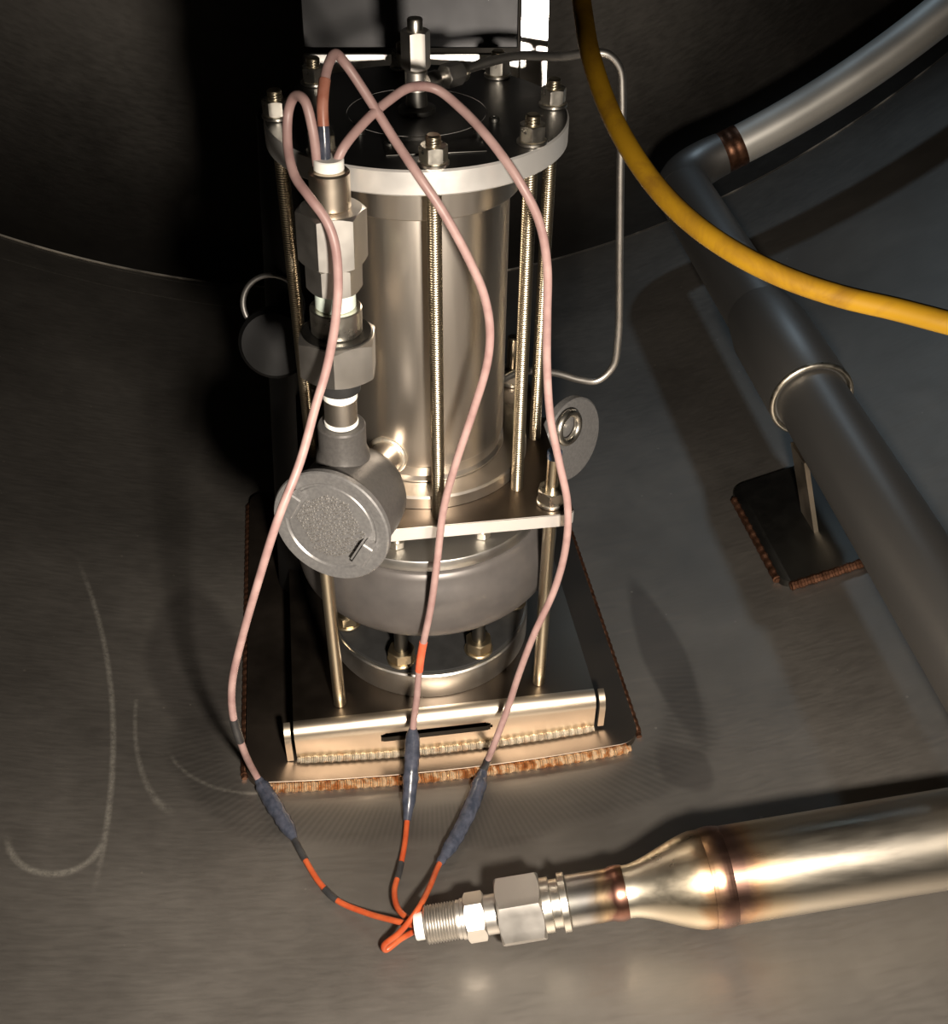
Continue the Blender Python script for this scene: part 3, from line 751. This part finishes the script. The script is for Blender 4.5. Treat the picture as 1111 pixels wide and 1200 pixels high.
# ------------------------------------------------------------------ the three power leads
LW=[(-0.0889,-0.1400,0.0119),(-0.0903,-0.1400,0.0398),(-0.0941,-0.1350,0.0577),(-0.1004,-0.1250,0.0583),(-0.1064,-0.1200,0.0459),(-0.1093,-0.1300,0.0244),(-0.1062,-0.1500,0.0096),(-0.0970,-0.1680,0.0004),(-0.0862,-0.1770,-0.0145),(-0.0814,-0.1820,-0.0305),(-0.0811,-0.1850,-0.0600),(-0.0853,-0.1880,-0.0906),(-0.0949,-0.1920,-0.1292),(-0.1063,-0.2000,-0.1588),(-0.1226,-0.2150,-0.2010),(-0.1457,-0.2350,-0.2445),(-0.1713,-0.2350,-0.3174),(-0.1916,-0.2300,-0.3821),(-0.2076,-0.2250,-0.4415),(-0.2135,-0.2200,-0.4923),(-0.2113,-0.2150,-0.5465),(-0.2088,-0.1711,-0.6555),(-0.1914,-0.2058,-0.6619),(-0.1741,-0.2421,-0.6642),(-0.1611,-0.2726,-0.6677),(-0.1474,-0.3004,-0.6692),(-0.1313,-0.3210,-0.6708),(-0.1027,-0.3414,-0.6673),(-0.0769,-0.3606,-0.6550),(-0.0532,-0.3745,-0.6480)]
CW=[(-0.0832,-0.1400,0.0116),(-0.0824,-0.1380,0.0293),(-0.0814,-0.1300,0.0543),(-0.0755,-0.1150,0.0746),(-0.0691,-0.1050,0.0804),(-0.0619,-0.1000,0.0714),(-0.0478,-0.1050,0.0497),(-0.0310,-0.1200,0.0236),(-0.0146,-0.1430,0.0022),(0.0034,-0.1520,-0.0252),(0.0228,-0.1560,-0.0634),(0.0346,-0.1570,-0.0934),(0.0401,-0.1570,-0.1248),(0.0387,-0.1560,-0.1579),(0.0277,-0.1550,-0.2048),(0.0129,-0.1540,-0.2593),(0.0010,-0.1530,-0.3130),(-0.0067,-0.1570,-0.3777),(-0.0136,-0.1600,-0.4309),(-0.0256,-0.1630,-0.4995),(-0.0318,-0.1660,-0.5609),(-0.0369,-0.1700,-0.6013),(-0.0420,-0.1900,-0.6438),(-0.0523,-0.2361,-0.6734),(-0.0579,-0.2646,-0.6741),(-0.0662,-0.2957,-0.6717),(-0.0738,-0.3232,-0.6652),(-0.0709,-0.3491,-0.6574),(-0.0532,-0.3747,-0.6460)]
RW=[(-0.0757,-0.1400,0.0113),(-0.0698,-0.1380,0.0224),(-0.0528,-0.1200,0.0342),(-0.0316,-0.1000,0.0436),(-0.0124,-0.0850,0.0482),(0.0065,-0.0800,0.0446),(0.0249,-0.0920,0.0328),(0.0444,-0.1180,0.0162),(0.0646,-0.1400,-0.0097),(0.0797,-0.1450,-0.0396),(0.0874,-0.1470,-0.0756),(0.0896,-0.1480,-0.1215),(0.0930,-0.1450,-0.1732),(0.0978,-0.1500,-0.2235),(0.1071,-0.1550,-0.2680),(0.1171,-0.1600,-0.3151),(0.1189,-0.1600,-0.3683),(0.1111,-0.1600,-0.4240),(0.0918,-0.1620,-0.4860),(0.0777,-0.1660,-0.5379),(0.0661,-0.1720,-0.5837),(0.0490,-0.1850,-0.6296),(0.0394,-0.1838,-0.6699),(0.0223,-0.2212,-0.6720),(-0.0024,-0.2636,-0.6718),(-0.0245,-0.2951,-0.6694),(-0.0391,-0.3310,-0.6529),(-0.0552,-0.3650,-0.6362),(-0.0732,-0.3759,-0.6512),(-0.0889,-0.3796,-0.6643),(-0.0876,-0.3808,-0.6704),(-0.0719,-0.3754,-0.6633),(-0.0533,-0.3751,-0.6500)]
NS = 10
def lead(W, label, splice, bands, extra_black=None, r=.0037, ro=.0030):
    """splice = (i0, i1) control-point span of the shrink sleeve; bands = (i0, i1, material, name, label)"""
    g = root('power_lead', W[splice[0]], label, 'wire', 'power leads of the pump')
    path = catmull(W, NS)
    cut = lambda a, b: path[int(a*NS):int(b*NS)+1]
    obj('pink_insulation', sweep(cut(0, splice[0]+.2), r, 14), M_pink, g, label='pink silicone insulated lead')
    obj('orange_insulation', sweep(cut(splice[1]-.2, len(W)-1), ro, 14), M_orange, g, label='orange insulated tail')
    sp = cut(*splice); n = len(sp); rn = random.Random(len(W))
    wob = [rn.uniform(-.0007, .0007) for _ in range(n+1)]
    def sr(t):
        i = t*(n-1); k = int(i); f = i-k
        env = min(1, t/.16, (1-t)/.22)
        return .0042+.0043*env*(1 if t < .7 else .8)+wob[k]*(1-f)+wob[min(k+1, n)]*f
    obj('splice_sleeve', sweep(sp, sr, 16), M_shrink, g, label='wrinkled grey heat shrink splice')
    for a, b, mat, nm, lb in bands:
        obj(nm, sweep(cut(a, b), (r if b <= splice[0]+.5 else ro)+.0006, 14), mat, g, label=lb)
    return g
lead(LW, 'pink power lead hanging left of the junction box, spliced to orange wire', (21, 23.2),
     [(19.1, 19.8, M_bandk, 'marker_band', 'black marker band'), (23.0, 24.0, M_bandk, 'tape_wrap', 'black tape'), (25.3, 26.0, M_bandk, 'marker_band', 'black marker band')])
lead(CW, 'pink power lead with a red marker band hanging down the middle of the pump', (21, 23),
     [(0, 1.4, M_shrink, 'heat_shrink', 'blue grey heat shrink'), (1.4, 2.6, M_rust, 'red_sleeve', 'rusty red sleeve'), (18.75, 19.3, M_redw, 'marker_band', 'bright red marker band'), (24.7, 25.4, M_bandk, 'marker_band', 'black marker band')])
lead(RW, 'pink power lead bowing out right of the pump, spliced to a crossing orange wire', (22, 25), [(21.5, 22.1, M_bandk, 'tape_wrap', 'dark tape')])

# ------------------------------------------------------------------ yellow cable
YC=[(0.0668,-0.2464,0.2025),(0.0539,-0.3274,0.1810),(0.0494,-0.3626,0.1692),(0.0459,-0.3955,0.1603),(0.0486,-0.4208,0.1460),(0.0540,-0.4447,0.1340),(0.0630,-0.4686,0.1226),(0.0737,-0.4898,0.1148),(0.0878,-0.5099,0.1090),(0.1050,-0.5289,0.1051),(0.1233,-0.5459,0.1038),(0.1409,-0.5611,0.1046),(0.1560,-0.5759,0.1054),(0.1729,-0.5911,0.1061)]
YC = [(.22, .30, 2.47), (.20, .22, 1.6), (.14, .06, .8), (.10, -.10, .40), (.082, -.18, .265)] + YC + [(.30, -.66, .10), (.60, -.72, .06), (1.0, -.74, .02), (1.30, -.76, -.02), (1.345, -.76, .02)]
yc = obj('yellow_cable', sweep(catmull(YC, 10), .0049, 16), M_yellow, label='dirty yellow power cable hanging in front on the right', cat='cable')
